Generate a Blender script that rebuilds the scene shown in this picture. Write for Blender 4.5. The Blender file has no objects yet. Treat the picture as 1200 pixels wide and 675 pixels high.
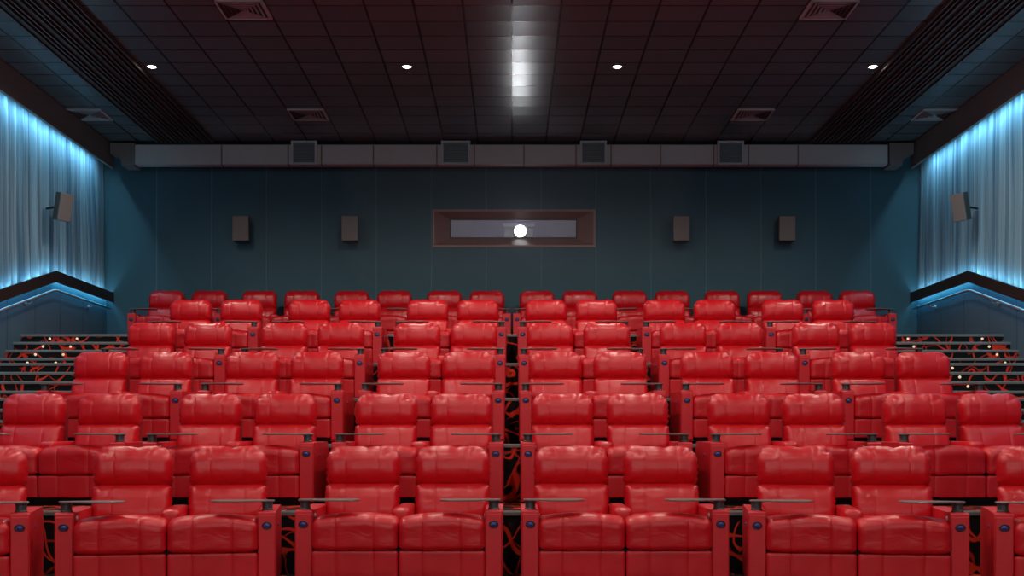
import bpy, bmesh, math, random
from mathutils import Vector, Matrix, noise
random.seed(7)
PI = math.pi
SC = bpy.context.scene
C = SC.collection
CZ = 1.065                      # camera height over the front row's floor
HORIZON = 522.0
F_PX = 1300.0

# ------------------------------------------------------------------ helpers
def obj(name, bm, mat, parent=None, smooth=False, bevel=0, kind=None):
    me = bpy.data.meshes.new(name)
    bmesh.ops.recalc_face_normals(bm, faces=bm.faces[:])
    bm.to_mesh(me); bm.free()
    for m in (mat if isinstance(mat, (list, tuple)) else [mat]):
        me.materials.append(m)
    if smooth:
        for p in me.polygons: p.use_smooth = True
    o = bpy.data.objects.new(name, me); C.objects.link(o)
    if parent: o.parent = parent
    if bevel:
        b = o.modifiers.new('bevel', 'BEVEL'); b.width = bevel; b.segments = 2
        b.limit_method = 'ANGLE'; b.angle_limit = math.radians(40)
    if kind: o['kind'] = kind
    return o

def mesh_obj(name, me, parent, loc=(0, 0, 0), rot=(0, 0, 0)):
    o = bpy.data.objects.new(name, me); C.objects.link(o)
    o.parent = parent; o.location = loc; o.rotation_euler = rot
    return o

def thing(name, label, cat, loc=(0, 0, 0), rotz=0.0, group=None):
    o = bpy.data.objects.new(name, None); C.objects.link(o)
    o.empty_display_size = 0.2
    o.location = loc; o.rotation_euler = (0, 0, rotz)
    o['label'] = label; o['category'] = cat
    if group: o['group'] = group
    return o

def tag(o, label, cat, group=None):
    o['label'] = label; o['category'] = cat
    if group: o['group'] = group
    return o

def copy_tree(o, parent=None):
    c = o.copy(); C.objects.link(c)
    if parent is not None: c.parent = parent
    for ch in list(o.children): copy_tree(ch, c)
    return c

def box(bm, x0, x1, y0, y1, z0, z1, mi=0):
    v = [bm.verts.new(p) for p in ((x0,y0,z0),(x1,y0,z0),(x1,y1,z0),(x0,y1,z0),
                                   (x0,y0,z1),(x1,y0,z1),(x1,y1,z1),(x0,y1,z1))]
    for f in ((0,3,2,1),(4,5,6,7),(0,1,5,4),(1,2,6,5),(2,3,7,6),(3,0,4,7)):
        fc = bm.faces.new([v[i] for i in f]); fc.material_index = mi
    return bm

def boxm(*a):
    return box(bmesh.new(), *a)

def prism(bm, pts, axis, a0, a1, mi=0):
    """closed outline pts (p,q) pulled along axis: x -> (y,z), y -> (x,z), z -> (x,y)"""
    def P(p, q, a):
        return {'x': (a, p, q), 'y': (p, a, q), 'z': (p, q, a)}[axis]
    A = [bm.verts.new(P(p, q, a0)) for p, q in pts]
    B = [bm.verts.new(P(p, q, a1)) for p, q in pts]
    n = len(pts)
    fs = [bm.faces.new(A), bm.faces.new(B)]
    for i in range(n):
        fs.append(bm.faces.new((A[i], A[(i+1) % n], B[(i+1) % n], B[i])))
    for f in fs: f.material_index = mi
    return bm

def lathe(bm, prof, n=24, M=None, mi=0):
    """prof: (r, h) list around z; closed at r = 0"""
    rings = []
    for r, h in prof:
        if r < 1e-6:
            rings.append([bm.verts.new((0, 0, h))])
        else:
            rings.append([bm.verts.new((r*math.cos(2*PI*i/n), r*math.sin(2*PI*i/n), h)) for i in range(n)])
    for a, b in zip(rings, rings[1:]):
        for i in range(n):
            j = (i+1) % n
            if len(a) == 1 and len(b) == 1: continue
            if len(a) == 1: f = bm.faces.new((a[0], b[i], b[j]))
            elif len(b) == 1: f = bm.faces.new((a[i], a[j], b[0]))
            else: f = bm.faces.new((a[i], a[j], b[j], b[i]))
            f.material_index = mi
    if M is not None:
        bmesh.ops.transform(bm, matrix=M, verts=[v for r in rings for v in r])
    return bm

def tube(bm, pts, r, n=10):
    pts = [Vector(p) for p in pts]
    rings = []
    for i, p in enumerate(pts):
        d = (pts[min(i+1, len(pts)-1)] - pts[max(i-1, 0)]).normalized()
        up = Vector((0, 0, 1)) if abs(d.z) < .9 else Vector((1, 0, 0))
        s = d.cross(up).normalized(); t = s.cross(d).normalized()
        rings.append([bm.verts.new(p + s*r*math.cos(2*PI*k/n) + t*r*math.sin(2*PI*k/n)) for k in range(n)])
    for a, b in zip(rings, rings[1:]):
        for k in range(n):
            bm.faces.new((a[k], a[(k+1) % n], b[(k+1) % n], b[k]))
    bm.faces.new(rings[0]); bm.faces.new(rings[-1])
    return bm

# ------------------------------------------------------------------ materials
def mat(name, color, rough=.5, metal=0.0, spec=.5, emit=None, estr=0, coat=0):
    m = bpy.data.materials.new(name); m.use_nodes = True
    b = m.node_tree.nodes['Principled BSDF']
    b.inputs['Base Color'].default_value = (*color, 1)
    b.inputs['Roughness'].default_value = rough
    b.inputs['Metallic'].default_value = metal
    b.inputs['Specular IOR Level'].default_value = spec
    if coat:
        b.inputs['Coat Weight'].default_value = coat; b.inputs['Coat Roughness'].default_value = .25
    if emit:
        b.inputs['Emission Color'].default_value = (*emit, 1)
        b.inputs['Emission Strength'].default_value = estr
    return m

class G:
    """little node-graph writer"""
    def __init__(s, m):
        s.t = m.node_tree; s.b = s.t.nodes['Principled BSDF']; s.out = s.t.nodes['Material Output']
    def n(s, kind, **kw):
        nd = s.t.nodes.new(kind)
        for k, v in kw.items():
            setattr(nd, k, v)
        return nd
    def link(s, a, b): s.t.links.new(a, b)
    def val(s, sock, v):
        if isinstance(v, bpy.types.NodeSocket): s.link(v, sock)
        else: sock.default_value = v
    def math(s, op, a, b=None, c=None, clamp=False):
        nd = s.n('ShaderNodeMath', operation=op, use_clamp=clamp)
        s.val(nd.inputs[0], a)
        if b is not None: s.val(nd.inputs[1], b)
        if c is not None: s.val(nd.inputs[2], c)
        return nd.outputs[0]
    def coord(s, which='Object'):
        return s.n('ShaderNodeTexCoord').outputs[which]
    def xyz(s, v):
        nd = s.n('ShaderNodeSeparateXYZ'); s.link(v, nd.inputs[0]); return nd.outputs
    def noise(s, vec, scale, detail=2, rough=.5, dist=0, out='Fac'):
        nd = s.n('ShaderNodeTexNoise'); s.link(vec, nd.inputs['Vector'])
        nd.inputs['Scale'].default_value = scale; nd.inputs['Detail'].default_value = detail
        nd.inputs['Roughness'].default_value = rough; nd.inputs['Distortion'].default_value = dist
        return nd.outputs[out]
    def scale(s, vec, sc, loc=(0, 0, 0), rot=(0, 0, 0)):
        nd = s.n('ShaderNodeMapping'); s.link(vec, nd.inputs[0])
        nd.inputs['Scale'].default_value = sc; nd.inputs['Location'].default_value = loc
        nd.inputs['Rotation'].default_value = rot
        return nd.outputs[0]
    def mix(s, f, a, b):
        nd = s.n('ShaderNodeMix', data_type='RGBA')
        s.val(nd.inputs[0], f)
        for k, v in ((6, a), (7, b)):
            if isinstance(v, bpy.types.NodeSocket): s.link(v, nd.inputs[k])
            else: nd.inputs[k].default_value = (*v, 1)
        return nd.outputs[2]
    def mapr(s, v, a, b, c=0.0, d=1.0):
        nd = s.n('ShaderNodeMapRange', interpolation_type='SMOOTHSTEP'); s.link(v, nd.inputs[0])
        for i, q in enumerate((a, b, c, d)): nd.inputs[i+1].default_value = q
        return nd.outputs[0]
    def bump(s, h, strength=.3, dist=.01, normal=None):
        nd = s.n('ShaderNodeBump'); nd.inputs['Strength'].default_value = strength
        nd.inputs['Distance'].default_value = dist; s.link(h, nd.inputs['Height'])
        if normal: s.link(normal, nd.inputs['Normal'])
        return nd.outputs[0]

def leather(name, color, rough=.38, wr=.4):
    m = mat(name, color, rough, spec=.5)
    g = G(m); co = g.coord()
    big = g.noise(g.scale(co, (1, 1, 1.6)), 9, 3, .55, .6)
    c2 = tuple(min(1, x*1.16+.002) for x in color); c1 = tuple(x*.86 for x in color)
    g.link(g.mix(g.noise(co, 5, 3, .6), c1, c2), g.b.inputs['Base Color'])
    n1 = g.bump(big, wr, .010)
    g.link(n1, g.b.inputs['Normal'])
    g.link(g.mapr(g.noise(co, 7, 2), .3, .7, rough-.03, rough+.06), g.b.inputs['Roughness'])
    return m

RED = (.545, .0042, .0105)
M_seat = leather('red_leather', RED, .31)
M_panel = leather('red_vinyl_panel', (.57, .009, .018), .42, .06)
M_foot = leather('red_leather_footrest', (.58, .009, .017), .40, .12)
M_shell = leather('red_vinyl_back', (.30, .006, .010), .5)
M_black = mat('black_plastic', (.012, .012, .013), .45)
M_plinth = mat('black_plinth', (.006, .006, .006), .8)
M_post = mat('dark_grey_plastic', (.045, .047, .05), .35)
M_tray = mat('dark_taupe_laminate', (.17, .145, .135), .30)
M_badge = mat('blue_badge', (.02, .055, .32), .4)
M_white = mat('white_plastic', (.8, .75, .7), .4)
M_steel = mat('brushed_rail', (.42, .40, .42), .35, .6)
M_nose = mat('grey_nosing', (.14, .138, .132), .55)
M_lampring = mat('lamp_ring', (.08, .075, .075), .4)
M_duct = mat('duct_grey', (.125, .108, .103), .5, .0)
G_ = G(M_duct); G_.link(G_.mix(G_.noise(G_.coord(), 3, 4), (.34, .38, .38), (.40, .44, .44)), G_.b.inputs['Base Color'])
M_ductdark = mat('duct_dark', (.14, .138, .136), .6)
M_frame = mat('vent_grey', (.34, .42, .44), .5)
M_louvre = mat('vent_vane', (.21, .28, .30), .5)
M_bulk = mat('brown_fascia', (.050, .040, .036), .6)
G_ = G(M_bulk); G_.link(G_.mix(G_.noise(G_.scale(G_.coord(), (1, .3, 1)), 2.5, 3), (.13, .168, .160), (.16, .20, .19)), G_.b.inputs['Base Color'])
M_trim = mat('black_brown_trim', (.016, .012, .011), .5)
M_slot = mat('dark_slot', (.014, .012, .012), .6)
M_slotrib = mat('slot_rib', (.045, .040, .040), .5)
M_speaker = mat('speaker_cloth', (.17, .155, .148), .8)
G_ = G(M_speaker); _w = G_.xyz(G_.coord())
_gr = G_.math('MULTIPLY', G_.math('SINE', G_.math('MULTIPLY', _w[0], 700)), G_.math('SINE', G_.math('MULTIPLY', _w[2], 700)))
G_.link(G_.bump(_gr, .3, .002), G_.b.inputs['Normal'])
M_speakerbox = mat('speaker_case', (.05, .046, .045), .5)
M_wood = mat('brown_reveal', (.105, .055, .050), .45)
G_ = G(M_wood); G_.link(G_.mix(G_.noise(G_.scale(G_.coord(), (1, 1, 12)), 4, 4), (.20, .10, .09), (.26, .14, .12)), G_.b.inputs['Base Color'])
M_booth = mat('booth_wall', (.25, .21, .38), .8)
M_proj = mat('projector_case', (.85, .84, .86), .45)
M_lens = mat('projector_lens_glow', (1, 1, 1), .2, emit=(.95, 1, .96), estr=25)
M_lamp = mat('downlight_lens', (1, 1, 1), .3, emit=(1, .93, .85), estr=14)
M_step = mat('step_lamp_lens', (.9, .8, .6), .4, emit=(1, .78, .45), estr=.5)
M_led = mat('cyan_led', (.5, .9, 1), .4, emit=(.38, .82, 1.0), estr=5)
M_screen = mat('lit_cinema_screen', (.8, .8, .8), .7, emit=(1, .965, .93), estr=1.2)

def carpet():
    m = mat('patterned_carpet', (.01, .01, .01), .95, spec=.15)
    g = G(m); co = g.coord()
    def band(loc, scale, w, rot, msk):
        v = g.scale(co, (1, 1, 1), loc, rot)
        n = g.noise(v, scale, 0.6, .4, .35)
        d = g.math('ABSOLUTE', g.math('SUBTRACT', n, .5))
        l = g.mapr(d, w, w*.55)
        k = g.mapr(g.noise(g.scale(co, (1, 1, 1), tuple(x+9 for x in loc)), 1.6, 1), msk, msk+.06)
        return g.math('MULTIPLY', l, k)
    a = band((3.1, 1.7, .4), 2.3, .020, (.5, .3, .2), .22)
    b = band((13.1, 7.7, 5.4), 2.9, .020, (1.1, .6, .9), .26)
    c = band((23.1, 2.7, 8.4), 3.6, .020, (.2, 1.2, 1.9), .36)
    f = g.math('MAXIMUM', g.math('MAXIMUM', a, b), g.math('MULTIPLY', c, .6))
    tw = g.noise(co, 240, 2)
    base = g.mix(tw, (.004, .004, .004), (.014, .013, .013))
    red = g.mix(g.noise(co, 3, 2), (.62, .018, .012), (.80, .07, .035))
    g.link(g.mix(f, base, red), g.b.inputs['Base Color'])
    g.link(g.bump(tw, .4, .004), g.b.inputs['Normal'])
    return m
M_carpet = carpet()

def wall_paint(name, axis, pitch, off, color, seam_col, seam_w=.010):
    """painted acoustic panels: a joint every `pitch` along one axis"""
    m = mat(name, color, .55, spec=.3)
    g = G(m); co = g.coord(); x = g.xyz(co)[axis]
    f = g.math('FRACT', g.math('DIVIDE', g.math('ADD', x, off + 50*pitch), pitch))
    d = g.math('MULTIPLY', g.math('MINIMUM', f, g.math('SUBTRACT', 1.0, f)), pitch)
    line = g.mapr(d, seam_w, seam_w*.4)
    c1 = tuple(k*.9 for k in color); c2 = tuple(k*1.1 for k in color)
    base = g.mix(g.noise(co, 1.3, 3), c1, c2)
    g.link(g.mix(line, base, seam_col), g.b.inputs['Base Color'])
    gr = g.math('MULTIPLY', line, -1.0)
    n1 = g.bump(gr, .6, .012)
    g.link(g.bump(g.noise(co, 160, 2), .12, .002, n1), g.b.inputs['Normal'])
    return m
TEAL = (.034, .092, .122)
M_wallback = wall_paint('teal_back_panels', 0, .985, .4925-.03, TEAL, (.070, .155, .190), .016)
M_wains = wall_paint('teal_side_panels', 1, .94, .95, (.058, .108, .150), (.020, .042, .060), .014)
M_teal = mat('teal_plain', TEAL, .6)

TX, TY, TY0 = .592, .497, 13.37
def ceiling_mat():
    m = mat('dark_ceiling_tiles', (.04, .03, .03), .25, spec=.15)
    g = G(m); co = g.coord(); X = g.xyz(co)
    def cell(v, p, off):
        q = g.math('DIVIDE', g.math('ADD', v, off + 60*p), p)
        return g.math('FRACT', q), g.math('FLOOR', q)
    fx, ix = cell(X[0], TX, 0); fy, iy = cell(X[1], TY, -TY0)
    dx = g.math('MULTIPLY', g.math('MINIMUM', fx, g.math('SUBTRACT', 1.0, fx)), TX)
    dy = g.math('MULTIPLY', g.math('MINIMUM', fy, g.math('SUBTRACT', 1.0, fy)), TY)
    lx = g.mapr(dx, .018, .010); ly = g.mapr(dy, .018, .010)
    line = g.math('MAXIMUM', lx, g.math('MULTIPLY', ly, .9))
    cx = g.n('ShaderNodeCombineXYZ'); g.link(ix, cx.inputs[0]); g.link(iy, cx.inputs[1])
    wn = g.n('ShaderNodeTexWhiteNoise', noise_dimensions='3D'); g.link(cx.outputs[0], wn.inputs['Vector'])
    base = g.mix(wn.outputs['Value'], (.062, .096, .108), (.077, .117, .132))
    g.link(g.mix(line, base, (.008, .006, .006)), g.b.inputs['Base Color'])
    # every tile sags a little and is set at its own slight tilt
    sx = g.math('SUBTRACT', fx, .5); sy = g.math('SUBTRACT', fy, .5)
    sag = g.math('ADD', g.math('MULTIPLY', sx, sx), g.math('MULTIPLY', sy, sy))
    wc = g.xyz(wn.outputs['Color'])
    tilt = g.math('ADD', g.math('MULTIPLY', sx, g.math('SUBTRACT', wc[0], .5)), g.math('MULTIPLY', sy, g.math('SUBTRACT', wc[1], .5)))
    h = g.math('ADD', g.math('MULTIPLY', sag, 1.6), g.math('MULTIPLY', tilt, .5))
    n1 = g.bump(h, .5, .012)
    g.link(g.bump(g.noise(co, 150, 2), .1, .002, n1), g.b.inputs['Normal'])
    return m
M_ceil = ceiling_mat()

def curtain_mat():
    m = mat('blue_grey_curtain', (.16, .30, .38), .75, spec=.25)
    g = G(m); co = g.coord()
    n = g.mapr(g.noise(g.scale(co, (1, 10, .12)), 1.1, 3, .6), .32, .66)
    g.link(g.mix(n, (.035, .085, .14), (.18, .30, .38)), g.b.inputs['Base Color'])  # fold shade put into the cloth colour as darker vertical streaks
    g.b.inputs['Sheen Weight'].default_value = .25
    return m
M_curtain = curtain_mat()

M_glass = bpy.data.materials.new('booth_glass'); M_glass.use_nodes = True
t = M_glass.node_tree; t.nodes.clear()
o_ = t.nodes.new('ShaderNodeOutputMaterial'); mx = t.nodes.new('ShaderNodeMixShader')
tr = t.nodes.new('ShaderNodeBsdfTransparent'); gl = t.nodes.new('ShaderNodeBsdfGlossy')
gl.inputs['Roughness'].default_value = .02; tr.inputs[0].default_value = (.93, .93, .97, 1)
fr = t.nodes.new('ShaderNodeFresnel'); fr.inputs[0].default_value = 1.45
t.links.new(fr.outputs[0], mx.inputs[0]); t.links.new(tr.outputs[0], mx.inputs[1]); t.links.new(gl.outputs[0], mx.inputs[2])
t.links.new(mx.outputs[0], o_.inputs[0])

# ------------------------------------------------------------------ room numbers
WX = 7.27          # face of side panels / mean curtain plane
YB = 19.90         # back wall face
YF = -3.6          # front end of the room
CEIL = CZ + 5.30
FL = [-.020, .505, 1.075, 1.615, 2.155, 2.705]        # floor heights of the six rows
NOSE = [None, 9.36, 11.16, 12.96, 14.76, 16.42]     # front edge of each tier
ROWY = [8.5, 10.3, 12.1, 13.9, 15.7, 18.7]          # arm fronts
SIDE0 = 5.33                                        # where the side stairs start

# ---- tiers and stairs
def nosing(name, x0, x1, y, z, parent):
    bm = bmesh.new()
    prism(bm, [(y-.012, z-.030), (y-.012, z-.004), (y-.006, z+.006), (y+.055, z+.006), (y+.055, z-.004), (y+.004, z-.004), (y+.004, z-.030)], 'x', x0, x1)
    return obj(name, bm, M_nose, parent)

floor = obj('floor', boxm(-WX, WX, YF, NOSE[1], -.2, FL[0]), M_carpet, kind='structure')
ROW_WORDS = ['front', 'second', 'third', 'fourth', 'fifth', 'back']
for n in range(1, 6):
    y1 = NOSE[n+1] if n < 5 else YB
    tier = obj('floor_tier', boxm(-WX, WX, NOSE[n], y1, -.2, FL[n]), M_carpet, kind='structure')
    nosing('nosing', -WX, WX, NOSE[n], FL[n], tier)
STEPS = {}
for s, word in ((-1, 'left'), (1, 'right')):
    for n in range(1, 6):
        rise = (FL[n]-FL[n-1])/4
        for k in (1, 2, 3):
            z = FL[n-1] + rise*k; y = NOSE[n] - .26*(4-k) + .02
            xa, xb = sorted((s*SIDE0, s*WX))
            st = obj('floor_step', boxm(xa, xb, y, NOSE[n], FL[n-1]-.02 if k == 1 else z-rise-.01, z), M_carpet, kind='structure')
            nosing('nosing', xa, xb, y, z, st)
            STEPS[(s, n, k)] = (y, z, rise)
        STEPS[(s, n, 4)] = (NOSE[n], FL[n], rise)

# ---- side walls, wainscot, curtains, trims, fascias
TS = .295                                           # rake of the slanted trim
TA_Y, TA_Z = 17.40, CZ + 2.74                       # apex (trim top)
def trim_top(y): return TA_Z if y >= TA_Y else TA_Z - TS*(TA_Y - y)
YT0 = 5.2                                           # forward end of the slanted trim (outside the frame)
for s, word in ((-1, 'left'), (1, 'right')):
    xo = s*(WX+.10)
    a, b = sorted((xo, xo + s*.15))
    obj('wall_'+word, boxm(a, b, YF, YB, -.2, CEIL+.1), M_teal, kind='structure')
    # panelled lower wall whose top follows the trim
    bm = bmesh.new()
    y0 = YF
    zf = trim_top(y0) if trim_top(y0) > .4 else .4
    pts = [(y0, -.15)] + [(YB, -.15), (YB, TA_Z-.05), (TA_Y, TA_Z-.05), (YT0, trim_top(YT0)-.05), (y0, trim_top(YT0)-.05)]
    xa, xb = sorted((s*WX, s*(WX+.09)))
    prism(bm, pts, 'x', xa, xb)
    obj('wall_panelling_'+word, bm, M_wains, kind='structure')
    # slanted black trim
    bm = bmesh.new()
    H = .175
    up = [(y0, trim_top(YT0)), (YT0, trim_top(YT0)), (TA_Y, TA_Z), (YB, TA_Z)]
    lo = [(y, z-H) for y, z in up][::-1]
    xa, xb = sorted((s*(WX-.13), s*(WX-.10)))
    prism(bm, up+lo, 'x', xa, xb)
    lo2 = [(y, z-.11) for y, z in up][::-1]
    up2 = [(y, z-.07) for y, z in up]
    xa, xb = sorted((s*(WX-.105), s*(WX+.0)))
    prism(bm, up2+lo2, 'x', xa, xb)
    obj('trim_1' if s < 0 else 'trim_2', bm, M_trim, kind='structure')
    # led strips above and below the trim
    for dz, nm, what in ((-.055, 'upper', 'washing the curtain foot upward'), (-.125, 'lower', 'washing the panelled wall below')):
        bm = bmesh.new()
        pl = [(y, z+dz) for y, z in up]
        xm = s*(WX-.055)
        q = [(y, z+.008) for y, z in pl] + [(y, z-.008) for y, z in pl][::-1]
        prism(bm, q, 'x', min(xm, xm+s*.02), max(xm, xm+s*.02))
        tag(obj('light_strip', bm, M_led), 'cyan light strip on the %s slanted black trim, %s' % (word, what), 'light strip', 'cyan light strips')
    # ceiling fascia along the curtain
    bm = bmesh.new()
    ZB = CZ + 4.88
    prism(bm, [(s*7.02, ZB), (s*7.07, ZB), (s*7.07, CEIL+.02), (s*7.02, CEIL+.02)], 'y', YF, 19.56)
    obj('trim_3' if s < 0 else 'trim_4', bm, M_bulk, kind='structure')
    bm = boxm(min(s*7.08, s*7.105), max(s*7.08, s*7.105), YF+.1, 19.40, ZB+.10, ZB+.13)
    tag(obj('light_strip', bm, M_led), 'long cyan light strip hidden behind the %s ceiling fascia above the curtain' % word, 'light strip', 'cyan light strips')
    # curtain
    bm = bmesh.new()
    rnd = random.Random(11+s)
    y = YF+.05; cols = []; ph = 0
    folds = []
    while y < YB-.02:
        wlen = rnd.uniform(.09, .25); amp = rnd.uniform(.55, 1.0)*min(wlen, .14)
        folds.append((y, wlen, amp)); y += wlen
    ys = []
    for (fy_, wl, am) in folds:
        for q in range(8): ys.append((fy_ + wl*q/8, am*math.sin(PI*q/8)**.8))
    ys = [p for p in ys if p[0] < YB-.012]
    NZ = 9
    grid = []
    for (yy, dd) in ys:
        col = []
        z0 = trim_top(max(yy, YT0)) - .05
        for j in range(NZ):
            tt = j/(NZ-1)
            z = z0 + (CEIL-.03-z0)*tt
            spread = .75 + .35*(1-tt) + .25*noise.noise(Vector((yy*1.1, z*.8, s*3.0)))
            sway = .025*noise.noise(Vector((yy*2.2, z*.7, 5+s)))*(1-tt)
            col.append(bm.verts.new((s*(WX+.085 - dd*spread*.8 - .004), min(yy+sway, YB-.01), z)))
        grid.append(col)
    for a, b in zip(grid, grid[1:]):
        for j in range(NZ-1):
            bm.faces.new((a[j], b[j], b[j+1], a[j+1]))
    cu = obj('curtain', bm, M_curtain, smooth=True)
    sd = cu.modifiers.new('thick', 'SOLIDIFY'); sd.thickness = .003
    tag(cu, 'tall blue pleated curtain lit from above on the %s side wall' % word, 'curtain', 'pleated wall curtains')
    # handrail
    hr = thing('handrail', 'thin grey metal handrail along the %s panelled wall under the slanted trim' % word, 'handrail', (s*7.165, 0, 0), 0, 'wall handrails')
    def rail_z(y): return trim_top(y) - .30
    bm = bmesh.new()
    pts = [(0, 7.0, rail_z(7.0)), (0, TA_Y-.12, rail_z(TA_Y-.12)), (0, TA_Y, rail_z(TA_Y)-.008), (0, TA_Y+.12, rail_z(TA_Y+.1)), (0, 19.78, rail_z(19))]
    tube(bm, pts, .019)
    obj('rail', bm, M_steel, hr, smooth=True)
    for yb in (19.0, 16.55, 14.0, 11.5, 9.0, 7.4):
        bm = bmesh.new()
        z = rail_z(yb)
        tube(bm, [(0, yb, z-.01), (0, yb, z-.05), (s*.03, yb, z-.07), (s*.095, yb, z-.07)], .009, 8)
        lathe(bm, [(0, 0), (.035, 0), (.035, .012), (0, .012)], 14, Matrix.Translation((s*.093, yb, z-.07)) @ Matrix.Rotation(-s*PI/2, 4, 'Y'))
        obj('rail_bracket', bm, M_steel, hr, smooth=True)

# ---- back wall with the projection opening
OX0, OX1, OZ0, OZ1 = -1.39, 1.46, CZ+(HORIZON-287.5)/65.32, CZ+(HORIZON-248)/65.32
IX0, IX1 = -1.13, 1.18
IZ0, IZ1 = CZ+(HORIZON-279.5)/64.6, CZ+(HORIZON-257)/64.6
bm = bmesh.new()
box(bm, -WX-.2, OX0, YB, YB+.22, -.2, CEIL+.1)
box(bm, OX1, WX+.2, YB, YB+.22, -.2, CEIL+.1)
box(bm, OX0, OX1, YB, YB+.22, -.2, OZ0)
box(bm, OX0, OX1, YB, YB+.22, OZ1, CEIL+.1)
obj('wall_back', bm, M_wallback, kind='structure')
bm = bmesh.new()
def ring(x0, x1, z0, z1, y): return [bm.verts.new(p) for p in ((x0, y, z0), (x1, y, z0), (x1, y, z1), (x0, y, z1))]
e = .035
R = [ring(OX0-e, OX1+e, OZ0-e, OZ1+e, YB-.001), ring(OX0-e, OX1+e, OZ0-e, OZ1+e, YB-.018), ring(OX0, OX1, OZ0, OZ1, YB-.018), ring(IX0, IX1, IZ0, IZ1, YB+.20), ring(IX0, IX1, IZ0, IZ1, YB+.24)]
for a, b in zip(R, R[1:]):
    for i in range(4): bm.faces.new((a[i], a[(i+1) % 4], b[(i+1) % 4], b[i]))
win = obj('window_1', bm, M_wood, kind='structure')
bm = bmesh.new()
iw = .02
box(bm, IX0-.01, IX1+.01, YB+.205, YB+.235, IZ0-.01, IZ0+iw); box(bm, IX0-.01, IX1+.01, YB+.205, YB+.235, IZ1-iw, IZ1+.01)
box(bm, IX0-.01, IX0+iw, YB+.205, YB+.235, IZ0, IZ1); box(bm, IX1-iw, IX1+.01, YB+.205, YB+.235, IZ0, IZ1)
obj('window_frame', bm, mat('dark_brown_sash', (.03, .016, .016), .5), win)
zc = (IZ0+IZ1)/2
bm = boxm(IX0, IX1, YB+.235, YB+.240, IZ0, IZ1)
bmesh.ops.transform(bm, matrix=Matrix.Translation((0, YB+.2375, zc)) @ Matrix.Rotation(math.radians(9), 4, 'X') @ Matrix.Translation((0, -YB-.2375, -zc)), verts=bm.verts[:])
obj('window_pane', bm, M_glass, win)
# projection booth behind it
bm = bmesh.new()
bx0, bx1, bz0, bz1, by0, by1 = -2.2, 2.3, CZ+2.7, CZ+4.9, YB+.25, YB+2.2
box(bm, bx0, bx1, by1, by1+.05, bz0, bz1); box(bm, bx0-.05, bx0, by0, by1, bz0, bz1); box(bm, bx1, bx1+.05, by0, by1, bz0, bz1)
box(bm, bx0, bx1, by0, by1, bz0-.05, bz0); box(bm, bx0, bx1, by0, by1, bz1, bz1+.05)
obj('wall_booth', bm, M_booth, kind='structure')

# projector
PX, PZ = .15, CZ + (HORIZON-272)/64.0
pr = thing('projector', 'pale cinema projector with a blazing white lens behind the booth window', 'projector', (PX, YB+.62, bz0), 0)
pz = PZ - bz0
bm = boxm(-.30, .24, 0, .75, pz-.26, pz+.135)
obj('projector_body', bm, M_proj, pr, bevel=.02)
bm = boxm(-.32, .26, -.03, .5, pz+.125, pz+.20)
obj('lamp_hood', bm, M_proj, pr, bevel=.01)
obj('pedestal', boxm(-.26, .22, .05, .7, 0, pz-.26), M_black, pr, bevel=.01)
bm = bmesh.new()
lathe(bm, [(0, 0), (.12, 0), (.125, .02), (.115, .30), (.13, .32), (.13, .34), (.118, .34), (.112, .325), (0, .325)], 28, Matrix.Translation((0, .02, pz)) @ Matrix.Rotation(PI/2, 4, 'X'))
lb = obj('lens_barrel', bm, M_black, pr, smooth=False)
bm = bmesh.new()
lathe(bm, [(0, .0), (.06, -.004), (.105, -.02), (0, -.021)], 28, Matrix.Translation((0, -.325, pz)) @ Matrix.Rotation(PI/2, 4, 'X'))
obj('lens', bm, M_lens, lb, smooth=True)

# ---- ceiling, slot tracks, vents, downlights
obj('ceiling', boxm(-WX-.2, WX+.2, YF, YB+.2, CEIL, CEIL+.12), M_ceil, kind='structure')
for s, nm in ((-1, 'trim_5'), (1, 'trim_6')):
    bm = bmesh.new()
    def bar(x0, x1, z0, z1, mi):
        a, b = sorted((s*x0, s*x1)); box(bm, a, b, YF+.05, 19.25, z0, z1, mi)
    bar(5.18, 6.16, CEIL-.012, CEIL+.01, 0)
    x = 5.18
    for grp in range(4):
        for k in range(3):
            xx = 5.18 + grp*.24 + k*.068
            bar(xx, xx+.016, CEIL-.060, CEIL-.010, 1)
        bar(5.18+grp*.24+.150, 5.18+grp*.24+.24-.006, CEIL-.026, CEIL-.010, 0)
    bar(6.14, 6.16, CEIL-.05, CEIL-.01, 1)
    obj(nm, bm, [M_slot, M_slotrib], kind='structure')

def vent_mesh():
    bm = bmesh.new(); w = .29
    # frame
    for (x0, x1, y0, y1) in ((-w, w, -w, -w+.022), (-w, w, w-.022, w), (-w, -w+.022, -w, w), (w-.022, w, -w, w)):
        box(bm, x0, x1, y0, y1, -.022, 0)
    return bm
def vanes_mesh():
    bm = bmesh.new()
    # four fields of slanted vanes over a dark backing; side vanes thinned so their fields look shaded
    box(bm, -.268, .268, -.268, .268, -.006, -.003, 1)
    for q in range(4):
        ca, sa = math.cos(q*PI/2), math.sin(q*PI/2)
        side = q % 2
        for k in range(5):
            a0 = .268*(1-k/5); wv = .012 if side else .050
            z0, z1 = (-.008, -.034) if side else (-.016, -.013)
            a1 = max(a0-wv, .001)
            P = [(-a0, -a0, z0), (a0, -a0, z0), (a1, -a1, z1), (-a1, -a1, z1)]
            bm.faces.new([bm.verts.new((x*ca-y*sa, x*sa+y*ca, z)) for x, y, z in P])
    for q in range(2):
        sg = 1 if q else -1
        d = .010
        P = [(-.268, -.268*sg-d, -.021), (-.268, -.268*sg+d, -.021), (.268, .268*sg+d, -.021), (.268, .268*sg-d, -.021)]
        bm.faces.new([bm.verts.new(p) for p in P])
    return bm
proto = thing('ceiling_vent', '', 'ceiling vent', (0, 0, CEIL), 0, 'square ceiling vents')
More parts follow.
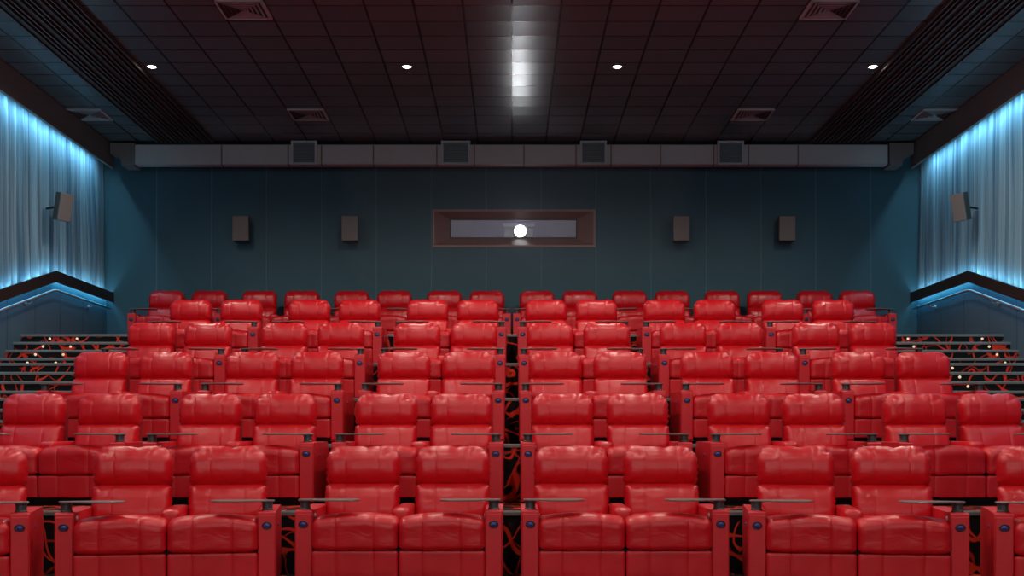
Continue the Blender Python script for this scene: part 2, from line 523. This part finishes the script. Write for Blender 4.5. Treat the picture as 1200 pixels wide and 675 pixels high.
obj('vent_frame', vent_mesh(), M_frame, proto)
vo = obj('vent_vanes', vanes_mesh(), [M_louvre, M_slot], proto)
vs = [(-5.5*TX, 13.47, 'square ceiling vent farthest from the back wall, on the left side'),
      (6.5*TX, 13.47, 'square ceiling vent farthest from the back wall, on the right side'),
      (-5.5*TX, 17.75, 'square ceiling vent near the duct, above the outermost left back wall speaker gap'),
      (6.5*TX, 17.75, 'square ceiling vent near the duct, above its rightmost grille'),
      (-11.43*TX, 17.75, 'square ceiling vent between the slot tracks and the left fascia'),
      (11.43*TX, 17.75, 'square ceiling vent between the slot tracks and the right fascia')]
vs[2] = (vs[2][0], vs[2][1], 'square ceiling vent near the duct, above its leftmost grille')
for i, (x, y, lab) in enumerate(vs):
    o = proto if i == 0 else copy_tree(proto)
    o.location = (x, y, CEIL); o['label'] = lab

proto = thing('downlight', '', 'ceiling lamp', (0, 0, CEIL), 0, 'round recessed ceiling downlights')
bm = bmesh.new(); lathe(bm, [(.060, -.002), (.085, -.002), (.085, -.010), (.066, -.016), (.060, -.006), (.060, -.002)], 28)
obj('lamp_ring', bm, M_lampring, proto, smooth=True)
bm = bmesh.new(); lathe(bm, [(0, -.020), (.040, -.017), (.061, -.004), (0, -.003)], 28)
obj('lamp_lens', bm, M_lamp, proto, smooth=True)
LX = [(-5.03, 'outermost on the left'), (-1.47, 'just left of the centre'), (1.47, 'just right of the centre'), (5.04, 'outermost on the right')]
LY = [(15.5, 'lit ceiling downlight before the duct, %s', 170), (12.7, 'added unseen downlight over the third seat row, %s', 145), (9.9, 'added unseen downlight over the front seats, %s', 145), (7.1, 'added unseen downlight in front of the seats, %s', 150), (3.5, 'added unseen downlight towards the screen, %s', 160)]  # rows past the first are unseen, added to light the seats evenly
first = True
for y, lab, pw in LY:
    for x, w in LX:
        o = proto if first else copy_tree(proto)
        first = False
        o.location = (x, y, CEIL); o['label'] = 'round ' + lab % w
        ld = bpy.data.lights.new('downlight_beam', 'SPOT'); ld.energy = pw; ld.color = (1, .91, .82)
        ld.spot_size = math.radians(168); ld.spot_blend = .55; ld.shadow_soft_size = .09
        lo = bpy.data.objects.new('downlight_beam', ld); C.objects.link(lo); lo.location = (x, y, CEIL-.05)

# ---- duct
YD = 19.27
ZD0, ZD1 = CZ+(HORIZON-192.5)/67.46, CZ+(HORIZON-169.5)/67.46
du = thing('air_duct', 'long grey rectangular air duct running under the ceiling along the back wall', 'air duct', (0, YD, ZD0))
hd = ZD1-ZD0
bm = boxm(-6.55, 6.53, 0, .20, 0, hd); obj('duct_body', bm, M_duct, du, bevel=.006)
for px in (260, 341-3, 371+6, 437.7, 517-5, 551+5, 614, 680-5, 711+5, 774, 841-5, 872+5, 935):
    x = (px-600)/67.4
    bm = bmesh.new(); box(bm, x-.012, x+.012, -.008, .205, -.008, hd+.006)
    obj('duct_flange', bm, M_ductdark, du)
for pa, pb in ((341, 371), (517, 551), (680, 711), (841, 872)):
    xa, xb = (pa-600)/67.7, (pb-600)/67.7
    zt = hd+.05
    bm = bmesh.new()
    box(bm, xa, xa+.035, -.07, 0, -.02, zt); box(bm, xb-.035, xb, -.07, 0, -.02, zt)
    box(bm, xa+.035, xb-.035, -.07, 0, -.02, .015); box(bm, xa+.035, xb-.035, -.07, 0, zt-.03, zt)
    gr = obj('grille_frame', bm, M_frame, du)
    bm = bmesh.new()
    nl = 9
    for k in range(nl):
        z = .025 + (zt-.06)*k/nl
        prism(bm, [(-.055, z), (-.050, z-.002), (-.015, z+.026), (-.020, z+.028)], 'x', xa+.03, xb-.03)
    box(bm, xa+.03, xb-.03, -.012, -.004, .01, zt-.03)
    obj('grille_louvres', bm, M_louvre, gr)
for s in (-1, 1):
    bm = bmesh.new()
    pts = [(s*6.555, 0), (s*6.555, hd)]
    pts = [(s*6.56, -.02), (s*6.56, hd+.03), (s*6.98, hd+.03), (s*6.98, hd*.55)]
    for k in range(1, 7):
        a = k/6*PI/2
        pts.append((s*(6.98 - .20*math.sin(a)), hd*.55 - (hd*.55+.02)*(1-math.cos(a))))
    prism(bm, pts, 'y', -.0, .34)
    obj('duct_elbow', bm, M_ductdark, du)

# ---- speakers
def speaker(loc, rx, rz, label, arm):
    t = thing('wall_speaker', label, 'speaker', loc, rz, 'wall speakers')
    w, h, d = (.15, .225, .22) if rx == 0 else (.12, .215, .17)
    bm = bmesh.new()
    prism(bm, [(-w, -.02), (w, -.02), (w*.8, d-.05), (-w*.8, d-.05)], 'z', -h, h)
    M = Matrix.Rotation(rx, 4, 'X')
    bmesh.ops.transform(bm, matrix=M, verts=bm.verts[:])
    obj('speaker_case', bm, M_speakerbox, t, bevel=.008)
    bm = boxm(-w+.008, w-.008, -.042, -.018, -h+.008, h-.008)
    bmesh.ops.transform(bm, matrix=M, verts=bm.verts[:])
    gsp = obj('speaker_grille', bm, M_speaker, t, bevel=.006)
    bm = bmesh.new()
    box(bm, -.05, .05, d-.07, d-.05, -.06, .06)
    bmesh.ops.transform(bm, matrix=M, verts=bm.verts[:])
    p0 = M @ Vector((0, d-.05, 0))
    tube(bm, [p0, p0+Vector(arm)*.6, p0+Vector(arm)], .018, 10)
    obj('wall_bracket', bm, M_black, t)
for px, lab in ((280.5, 'outermost on the left'), (409, 'left of the projector window'), (799.5, 'right of the projector window'), (924, 'outermost on the right')):
    speaker(((px-600)/66.6, YB-.27, CZ+(HORIZON-266.5)/66.6), 0, 0, 'dark grey speaker box hung on the teal back wall, ' + lab, (0, .12, 0))
for s, wd in ((-1, 'left'), (1, 'right')):
    speaker((s*6.90, 17.1, CZ+(HORIZON-243)/76.0), math.radians(13), -s*math.radians(60), 'dark grey speaker box tilted down in front of the %s blue curtain' % wd, (s*.0, .30, .0))

# ---- front wall with the cinema screen (behind the camera)
obj('wall_front', boxm(-WX-.2, WX+.2, YF-.2, YF, -.2, CEIL+.1), M_teal, kind='structure')
scn = thing('cinema_screen', 'wide lit projection screen facing the red seats', 'cinema screen', (0, YF+.01, 0))
obj('screen_surface', boxm(-6.0, 6.0, .06, .08, 1.0, 5.9), M_screen, scn)
bm = bmesh.new()
for (x0, x1, z0, z1) in ((-6.15, 6.15, -.020, 1.0), (-6.15, 6.15, 5.9, 6.04), (-6.15, -6.0, 1.0, 5.9), (6.0, 6.15, 1.0, 5.9)):
    box(bm, x0, x1, .0, .10, z0, z1)
obj('screen_border', bm, M_black, scn)

# ------------------------------------------------------------------ the double recliner
def spaced(n):                       # -1..1, denser towards the ends
    return [math.sin(PI/2*(2*i/(n-1)-1)) for i in range(n)]

def pillow(w, h, t, R, re, nu=33, nv=21, seams=(), top_dip=0, pleat=0.0, puff=.012, seed=0, back_t=None, rez=None, Rb=None):
    """an upholstered cushion in the x-z plane, front towards -y: rounded outline R, rolled edge re"""
    bm = bmesh.new()
    us = spaced(nu)
    for s in seams:
        for d in (-.028, -.012, 0, .012, .028): us.append(s + d)
    us = sorted(set(round(u, 5) for u in us))
    out = [us[0]]
    for u in us[1:]:
        if u-out[-1] > .008: out.append(u)
    us = out; us[-1] = 1.0
    vs = spaced(nv)
    hw, hh = w/2, h/2
    R0 = R
    def pos(u, v, front):
        R = R0 if v > 0 or Rb is None else R0 + (Rb-R0)*min(1, -v*2)
        s = max(abs(u), abs(v), 1e-6)
        x, z = u*hw, v*hh
        ix, iz = max(hw*s-R*s, 0), max(hh*s-R*s, 0)
        cx, cz = max(-ix, min(ix, x)), max(-iz, min(iz, z))
        dx, dz = x-cx, z-cz
        L = math.hypot(dx, dz)
        if abs(dx) > 1e-9 and abs(dz) > 1e-9:
            x, z = cx+dx/L*R*s, cz+dz/L*R*s
        ex, ez = (1-abs(u))*hw, (1-abs(v))*hh
        k1, k2 = min(ex/re, 1), min(ez/(rez or re), 1)
        f = math.sqrt(max(0, 1-(1-k1)**2))*math.sqrt(max(0, 1-(1-k2)**2))
        f = f if s < 1 else 0
        tt = t/2 if front else (back_t if back_t is not None else t/2)
        y = tt*f
        if front:
            y += puff*(1-u*u)*(1-v*v)
            for q in seams:
                y -= .0022*f*math.exp(-((u-q)*hw/.006)**2)
                y -= .0012*f*math.exp(-((u-q)*hw/.03)**2)
            if pleat:
                n1 = noise.noise(Vector((u*3, v*9+seed, 3.3)))
                side = math.exp(-ex/.05)
                y += pleat*f*side*math.sin(v*21+seed+n1*4)
                tb = math.exp(-ez/.045)
                y += pleat*.8*f*tb*noise.noise(Vector((u*13, v*2, seed)))*2
                y += .006*f*noise.noise(Vector((u*2.6, v*3.1, seed+7)))
        if top_dip and v > 0:
            z -= top_dip*(v**4)*math.exp(-((u-.12)/.10)**2)
            z += top_dip*.5*(v**6)*noise.noise(Vector((u*6, 1.2, seed)))
        if pleat and s > .85:
            x += pleat*.8*(abs(u)**8)*math.sin(v*19+seed)*(1 if u > 0 else -1)
        return (x, -y if front else y, z)
    F = [[bm.verts.new(pos(u, v, True)) for v in vs] for u in us]
    nU, nV = len(us), len(vs)
    B = [[F[i][j] if i in (0, nU-1) or j in (0, nV-1) else bm.verts.new(pos(us[i], vs[j], False)) for j in range(nV)] for i in range(nU)]
    for i in range(nU-1):
        for j in range(nV-1):
            bm.faces.new((F[i][j], F[i+1][j], F[i+1][j+1], F[i][j+1]))
            try: bm.faces.new((B[i][j], B[i][j+1], B[i+1][j+1], B[i+1][j]))
            except ValueError: pass
    return bm

def fillet(poly, rad, seg=5):
    """round the corners of a closed outline"""
    out = []
    n = len(poly)
    for i in range(n):
        p0, p1, p2 = Vector(poly[i-1]), Vector(poly[i]), Vector(poly[(i+1) % n])
        r = rad[i]
        a, b = (p0-p1).normalized(), (p2-p1).normalized()
        r = min(r, (p0-p1).length*.48, (p2-p1).length*.48)
        A, B = p1+a*r, p1+b*r
        for k in range(seg+1):
            t = k/seg
            out.append((1-t)**2*A + 2*t*(1-t)*p1 + t*t*B)
    return out

def loft(poly, rad, w, re, seams=(), crown=0.0, n=21, seed=0, sub=.04, wob=.0):
    """a cushion whose side outline (y, z) is pulled across x with rolled ends"""
    pr = fillet(poly, rad)
    # subdivide long edges
    P = []
    for i, p in enumerate(pr):
        q = pr[(i+1) % len(pr)]
        k = max(1, int((q-p).length/sub))
        for j in range(k): P.append(p.lerp(q, j/k))
    area = sum(P[i].x*P[(i+1) % len(P)].y-P[(i+1) % len(P)].x*P[i].y for i in range(len(P)))
    if area < 0: P.reverse()
    N = []
    m = len(P)
    for i in range(m):
        d = (P[(i+1) % m]-P[i-1]).normalized(); N.append(Vector((d.y, -d.x)))
    us = spaced(n)
    for s in seams:
        for d in (-.028, -.012, 0, .012, .028): us.append(s+d)
    us = sorted(us); out = [us[0]]
    for u in us[1:]:
        if u-out[-1] > .007: out.append(u)
    us = out; us[-1] = 1.0
    bm = bmesh.new(); rings = []
    for u in us:
        x = u*w/2; e = (1-abs(u))*w/2
        k = min(e/re, 1); ins = re*(1-math.sqrt(max(0, 1-(1-k)**2)))
        g = 0
        for q in seams: g += .0055*math.exp(-((u-q)*w/2/.004)**2) + .0008*math.exp(-((u-q)*w/2/.03)**2)
        ring_ = []
        for p, nn in zip(P, N):
            c = crown*(1-u*u)*max(0, nn.y)
            if nn.x < -.3: c += crown*.35*(1-u*u)
            wv = wob*noise.noise(Vector((u*3.0, p.x*9, p.y*9+seed)))
            v = p - nn*(ins + g - c - wv)
            ring_.append(bm.verts.new((x, v.x, v.y)))
        rings.append(ring_)
    for a, b in zip(rings, rings[1:]):
        for i in range(m):
            bm.faces.new((a[i], a[(i+1) % m], b[(i+1) % m], b[i]))
    bm.faces.new(rings[0]); bm.faces.new(rings[-1][::-1])
    return bm

SW = .661; SX = .3325; HX = .374
SE = (-.45, .44)
def build_recliner():
    root = thing('double_recliner', '', 'cinema seat', (0, 0, 0), 0, None)
    cush = foot = head = lumb = None
    for s in (-1, 1):
        if cush is None:
            c = obj('seat_cushion', loft([(-.045, .288), (-.045, .500), (.06, .535), (.66, .50), (.66, .33), (.10, .288)], [.035, .085, .10, .04, .03, .02], SW, .042, SE, crown=.034, wob=.006), M_seat, root, smooth=True)
            f = obj('footrest', loft([(-.030, .075), (-.036, .278), (.05, .278), (.05, .075)], [.012, .022, .01, .01], SW-.004, .016, SE, crown=.006, wob=.003, seed=4), M_foot, root, smooth=True)
            hb = pillow(.618, .345, .235, .125, .065, seams=SE, top_dip=.014, pleat=.009, puff=.012, seed=1, back_t=.07, rez=.15, Rb=.06)
            h = obj('headrest', hb, M_seat, root, smooth=True)
            lb_ = pillow(.620, .36, .20, .05, .055, nv=19, seams=SE, pleat=.006, puff=.014, seed=5, back_t=.05, rez=.13)
            l = obj('backrest', lb_, M_seat, root, smooth=True)
            cush, foot, head, lumb = c.data, f.data, h.data, l.data
        else:
            c = mesh_obj('seat_cushion', cush, root); f = mesh_obj('footrest', foot, root)
            h = mesh_obj('headrest', head, root); l = mesh_obj('backrest', lumb, root)
        c.location = (s*SX, 0, 0); f.location = (s*SX, 0, 0)
        h.location = (s*HX, .80, .906); h.rotation_euler = (math.radians(-5), 0, 0)
        l.location = (s*HX, .715, .60); l.rotation_euler = (math.radians(-17), 0, 0)
        # back shell behind each seat
        bm = bmesh.new()
        prism(bm, fillet([(.72, .30), (.87, 1.03), (.93, 1.03), (.93, .80), (.86, .06), (.70, .06)], [.01, .02, .03, .02, .02, .02], 3), 'x', s*HX-.285, s*HX+.285)
        obj('back_shell', bm, M_shell, root, bevel=.012)
    # armrests
    for s in (-1, 1):
        x0, x1 = sorted((s*.661, s*.796))
        bm = bmesh.new()
        prism(bm, fillet([(0, .035), (0, .578), (.012, .588), (.78, .600), (.84, .56), (.84, .035)], [.004, .004, .004, .03, .03, .01], 3), 'x', x0, x1)
        arm = obj('armrest', bm, M_panel, root, bevel=.007)
        # raised front panel with a chamfered edge
        bm = bmesh.new()
        box(bm, x0+.006, x1-.006, -.014, .002, .05, .560)
        obj('arm_front_panel', bm, M_panel, arm, bevel=.006)
        xc = (x0+x1)/2
        bm = bmesh.new()
        lathe(bm, [(.046, .0), (.060, .0), (.060, .006), (.053, .009), (.046, .006), (.046, .0)], 24, Matrix.Translation((xc, .075, .584)))
        obj('cup_ring', bm, M_seat, arm, smooth=True)
        bm = bmesh.new()
        Mx = Matrix.Translation((xc, -.013, .481)) @ Matrix.Rotation(PI/2, 4, 'X') @ Matrix.Diagonal((1, .78, 1, 1))
        lathe(bm, [(.024, 0), (.037, 0), (.037, .006), (.028, .009), (.024, .003)], 24, Mx)
        obj('badge_ring', bm, M_black, arm, smooth=True)
        bm = bmesh.new()
        lathe(bm, [(0, 0), (.021, 0), (.020, .0095), (0, .0105)], 24, Mx)
        obj('badge', bm, M_badge, arm, smooth=True)
        bm = bmesh.new()                      # reflective button on the inner face
        xi = x0 if s > 0 else x1
        lathe(bm, [(0, 0), (.018, 0), (.015, .007), (0, .008)], 16, Matrix.Translation((xi, .10, .545)) @ Matrix.Rotation(-s*PI/2, 4, 'Y'))
        obj('inner_button', bm, M_white, arm, smooth=True)
        bm = bmesh.new()
        xo_ = x1 if s > 0 else x0
        lathe(bm, [(0, 0), (.016, 0), (.013, .005), (0, .006)], 16, Matrix.Translation((xo_, .30, .47)) @ Matrix.Rotation(s*PI/2, 4, 'Y'))
        obj('side_button', bm, M_badge, arm, smooth=True)
        # tray: round hub over the post, paddle reaching over the seat
        pts = []
        for k in range(13):
            a = PI/2 + k*PI/12
            pts.append((.055*math.cos(a), .055*math.sin(a)))
        for (px_, py_) in ((.08, -.075), (.16, -.115), (.26, -.135), (.34, -.13), (.39, -.10), (.415, -.05), (.42, .0), (.41, .06), (.37, .11), (.30, .125), (.20, .115), (.10, .085)):
            pts.append((px_, py_))
        pts = [(-s*p, q) for p, q in pts]
        bm = bmesh.new(); prism(bm, pts, 'z', .658, .671)
        bmesh.ops.translate(bm, verts=bm.verts[:], vec=(xc, .075, 0))
        tr_ = obj('tray', bm, M_tray, root, bevel=.004)
        bm = bmesh.new()
        lathe(bm, [(0, .560), (.044, .560), (.044, .600), (.039, .606), (.039, .644), (.044, .650), (.044, .659), (0, .659)], 20, Matrix.Translation((xc, .075, 0)))
        obj('tray_post', bm, M_post, tr_, smooth=False)
    # console armrest between the seats
    ca = obj('centre_armrest', loft([(.16, .30), (.15, .575), (.19, .592), (.80, .600), (.80, .30)], [.01, .03, .03, .03, .01], .138, .022, (), crown=.004, n=9), M_seat, root, smooth=True)
    bm = boxm(-.655, .655, .02, .80, .04, .30); obj('seat_base', bm, M_plinth, root)
    bm = boxm(-.72, .72, .06, .76, 0, .06); obj('plinth', bm, M_plinth, root)
    return root

proto = build_recliner()
S, GAP = 1.455, .303
places = []          # (row, side, index from the centre, x, y, rotz)
for r in range(6):
    gap = .17 if r == 5 else GAP
    n = 4 if r == 5 else 3
    for s in (-1, 1):
        for k in range(n):
            if r == 0 and k == 1: x, y, rz = 2.57, 8.26, math.radians(9.0)
            elif r == 0 and k == 2: x, y, rz = 4.30, 7.91, math.radians(16.5)
            elif r == 0:
                x, y, rz = .1405+.7285, 8.5, 0
            else:
                x, y, rz = gap/2 + S/2 + k*(S+gap), ROWY[r], 0
            places.append((r, s, k, s*x, y, -s*rz if True else 0))
ORD = ['first', 'second', 'third', 'fourth']
ROWN = ['front row', 'second row from the front', 'third row from the front', 'fourth row from the front', 'fifth row from the front', 'back row by the wall']
for i, (r, s, k, x, y, rz) in enumerate(places):
    o = proto if i == 0 else copy_tree(proto)
    o.location = (x, y, FL[r]); o.rotation_euler = (0, 0, rz)
    o['label'] = 'red leather double recliner, %s, %s %s of the centre gap' % (ROWN[r], ORD[k], 'left' if s < 0 else 'right')
    o['group'] = 'red double recliners in the ' + ROWN[r]

# ---- small lamps on the side stairs
proto = None
slp = {(-1): [-6.84, -6.44], 1: [5.86, 6.96]}
for s, wd in ((-1, 'left'), (1, 'right')):
    for ti, (n, k) in enumerate(((5, 4), (5, 3), (5, 2), (5, 1), (4, 4), (4, 3), (4, 2))):
        y, z, rise = STEPS[(s, n, k)]
        for xi, x in enumerate(slp[s]):
            if n == 4 and (x == slp[s][1] if s > 0 else True): continue
            if proto is None:
                bm = bmesh.new()
                lathe(bm, [(0, 0), (.019, 0), (.016, .010), (0, .014)], 14, Matrix.Rotation(PI/2, 4, 'X'))
                o = proto = obj('step_light', bm, M_step, smooth=True)
            else:
                o = proto.copy(); C.objects.link(o)
            o.location = (x, y, z-.062)
            where = 'wall end' if abs(x) > 6.6 else 'seat end'
            tag(o, 'small cream lamp on the %s side stairs, %s, riser %s' % (wd, where, ('topmost', 'second from top', 'third from top', 'fourth from top', 'fifth from top', 'sixth from top', 'seventh from top')[ti]), 'step light', 'small lamps on the side stairs')

# ------------------------------------------------------------------ lights
def area(name, loc, direction, sx, sy, energy, color, roll=None):
    ld = bpy.data.lights.new(name, 'AREA'); ld.shape = 'RECTANGLE'; ld.size = sx; ld.size_y = sy
    ld.energy = energy; ld.color = color
    lo = bpy.data.objects.new(name, ld); C.objects.link(lo); lo.location = loc
    # local -Z along direction, local Y along roll
    z = -Vector(direction).normalized(); y = Vector(roll); y = (y - z*y.dot(z)).normalized(); x = y.cross(z)
    lo.rotation_euler = Matrix((x, y, z)).transposed().to_euler()
    return lo
CY = (.36, .78, 1.0)
for s in (-1, 1):
    L = 19.3-YF
    area('cove_glow', (s*7.12, (YF+19.3)/2, CZ+4.88+.09), (s*.5, 0, -1), .03, L, 190, CY, (0, 1, 0))
    # along the slanted trim: rising part and level part
    d = Vector((0, TA_Y-YT0, TS*(TA_Y-YT0))); Ls = d.length
    mid = (YT0+TA_Y)/2
    for up_, e_, dz, c in ((1, 26, -.045, CY), (-1, 22, -.135, (.02, .48, .85))):
        area('trim_glow', (s*(WX-.07), mid, trim_top(mid)+dz), (s*.25, -up_*TS, up_), .02, Ls, e_, c, d)
        area('trim_glow', (s*(WX-.07), (TA_Y+YB)/2, TA_Z+dz), (s*.25, 0, up_), .02, YB-TA_Y-.05, e_*(YB-TA_Y)/Ls, c, (0, 1, 0))
# projector beam
ld = bpy.data.lights.new('projector_beam', 'SPOT'); ld.energy = 36; ld.color = (.93, .96, 1); ld.spot_size = math.radians(150); ld.spot_blend = 1; ld.shadow_soft_size = .10
lo = bpy.data.objects.new('projector_beam', ld); C.objects.link(lo); lo.location = (PX, YB-.06, PZ); lo.rotation_euler = (math.radians(90-2), 0, PI)
lo.rotation_euler = Vector((0, 1, .08)).to_track_quat('Z', 'Y').to_euler()
# booth room lamp
ld = bpy.data.lights.new('booth_lamp', 'POINT'); ld.energy = 9; ld.color = (.76, .68, 1); ld.shadow_soft_size = .15
lo = bpy.data.objects.new('booth_lamp', ld); C.objects.link(lo); lo.location = (0, YB+.55, CZ+4.75)

# thin haze volume added at the projection window for a soft glow
mh = bpy.data.materials.new('thin_haze'); mh.use_nodes = True; th = mh.node_tree; th.nodes.clear()
vo_ = th.nodes.new('ShaderNodeOutputMaterial'); vs_ = th.nodes.new('ShaderNodeVolumeScatter')
vs_.inputs['Density'].default_value = .013; vs_.inputs['Anisotropy'].default_value = .2; vs_.inputs['Color'].default_value = (.9, .92, 1, 1)
th.links.new(vs_.outputs[0], vo_.inputs['Volume'])
hz = obj('haze', boxm(-2.66, 2.80, 17.0, YB-.02, CZ+2.75, CZ+4.84), mh, kind='stuff')
tag(hz, 'faint haze added for the glow around the projector beam before the back wall', 'haze')

w = bpy.data.worlds.new('World'); SC.world = w; w.use_nodes = True
w.node_tree.nodes['Background'].inputs[0].default_value = (.5, .55, .6, 1)
w.node_tree.nodes['Background'].inputs[1].default_value = .02

# ------------------------------------------------------------------ camera
cam = bpy.data.cameras.new('camera'); co = bpy.data.objects.new('camera', cam); C.objects.link(co)
cam.sensor_width = 36; cam.lens = F_PX/1200*36; cam.sensor_fit = 'HORIZONTAL'
cam.shift_y = (HORIZON-337.5)/1200
co.location = (0, 0, CZ); co.rotation_euler = (PI/2, 0, 0)
cam.clip_start = .05; cam.clip_end = 100
SC.camera = co
SC.view_settings.view_transform = 'Standard'; SC.view_settings.look = 'None'
SC.view_settings.gamma = 1; SC.view_settings.exposure = 0.0; SC.view_settings.use_curve_mapping = False
SC.cycles.use_denoising = True
SC.cycles.max_bounces = 6; SC.cycles.diffuse_bounces = 3; SC.cycles.glossy_bounces = 3
SC.cycles.sample_clamp_indirect = 4
SC.cycles.caustics_reflective = False; SC.cycles.caustics_refractive = False
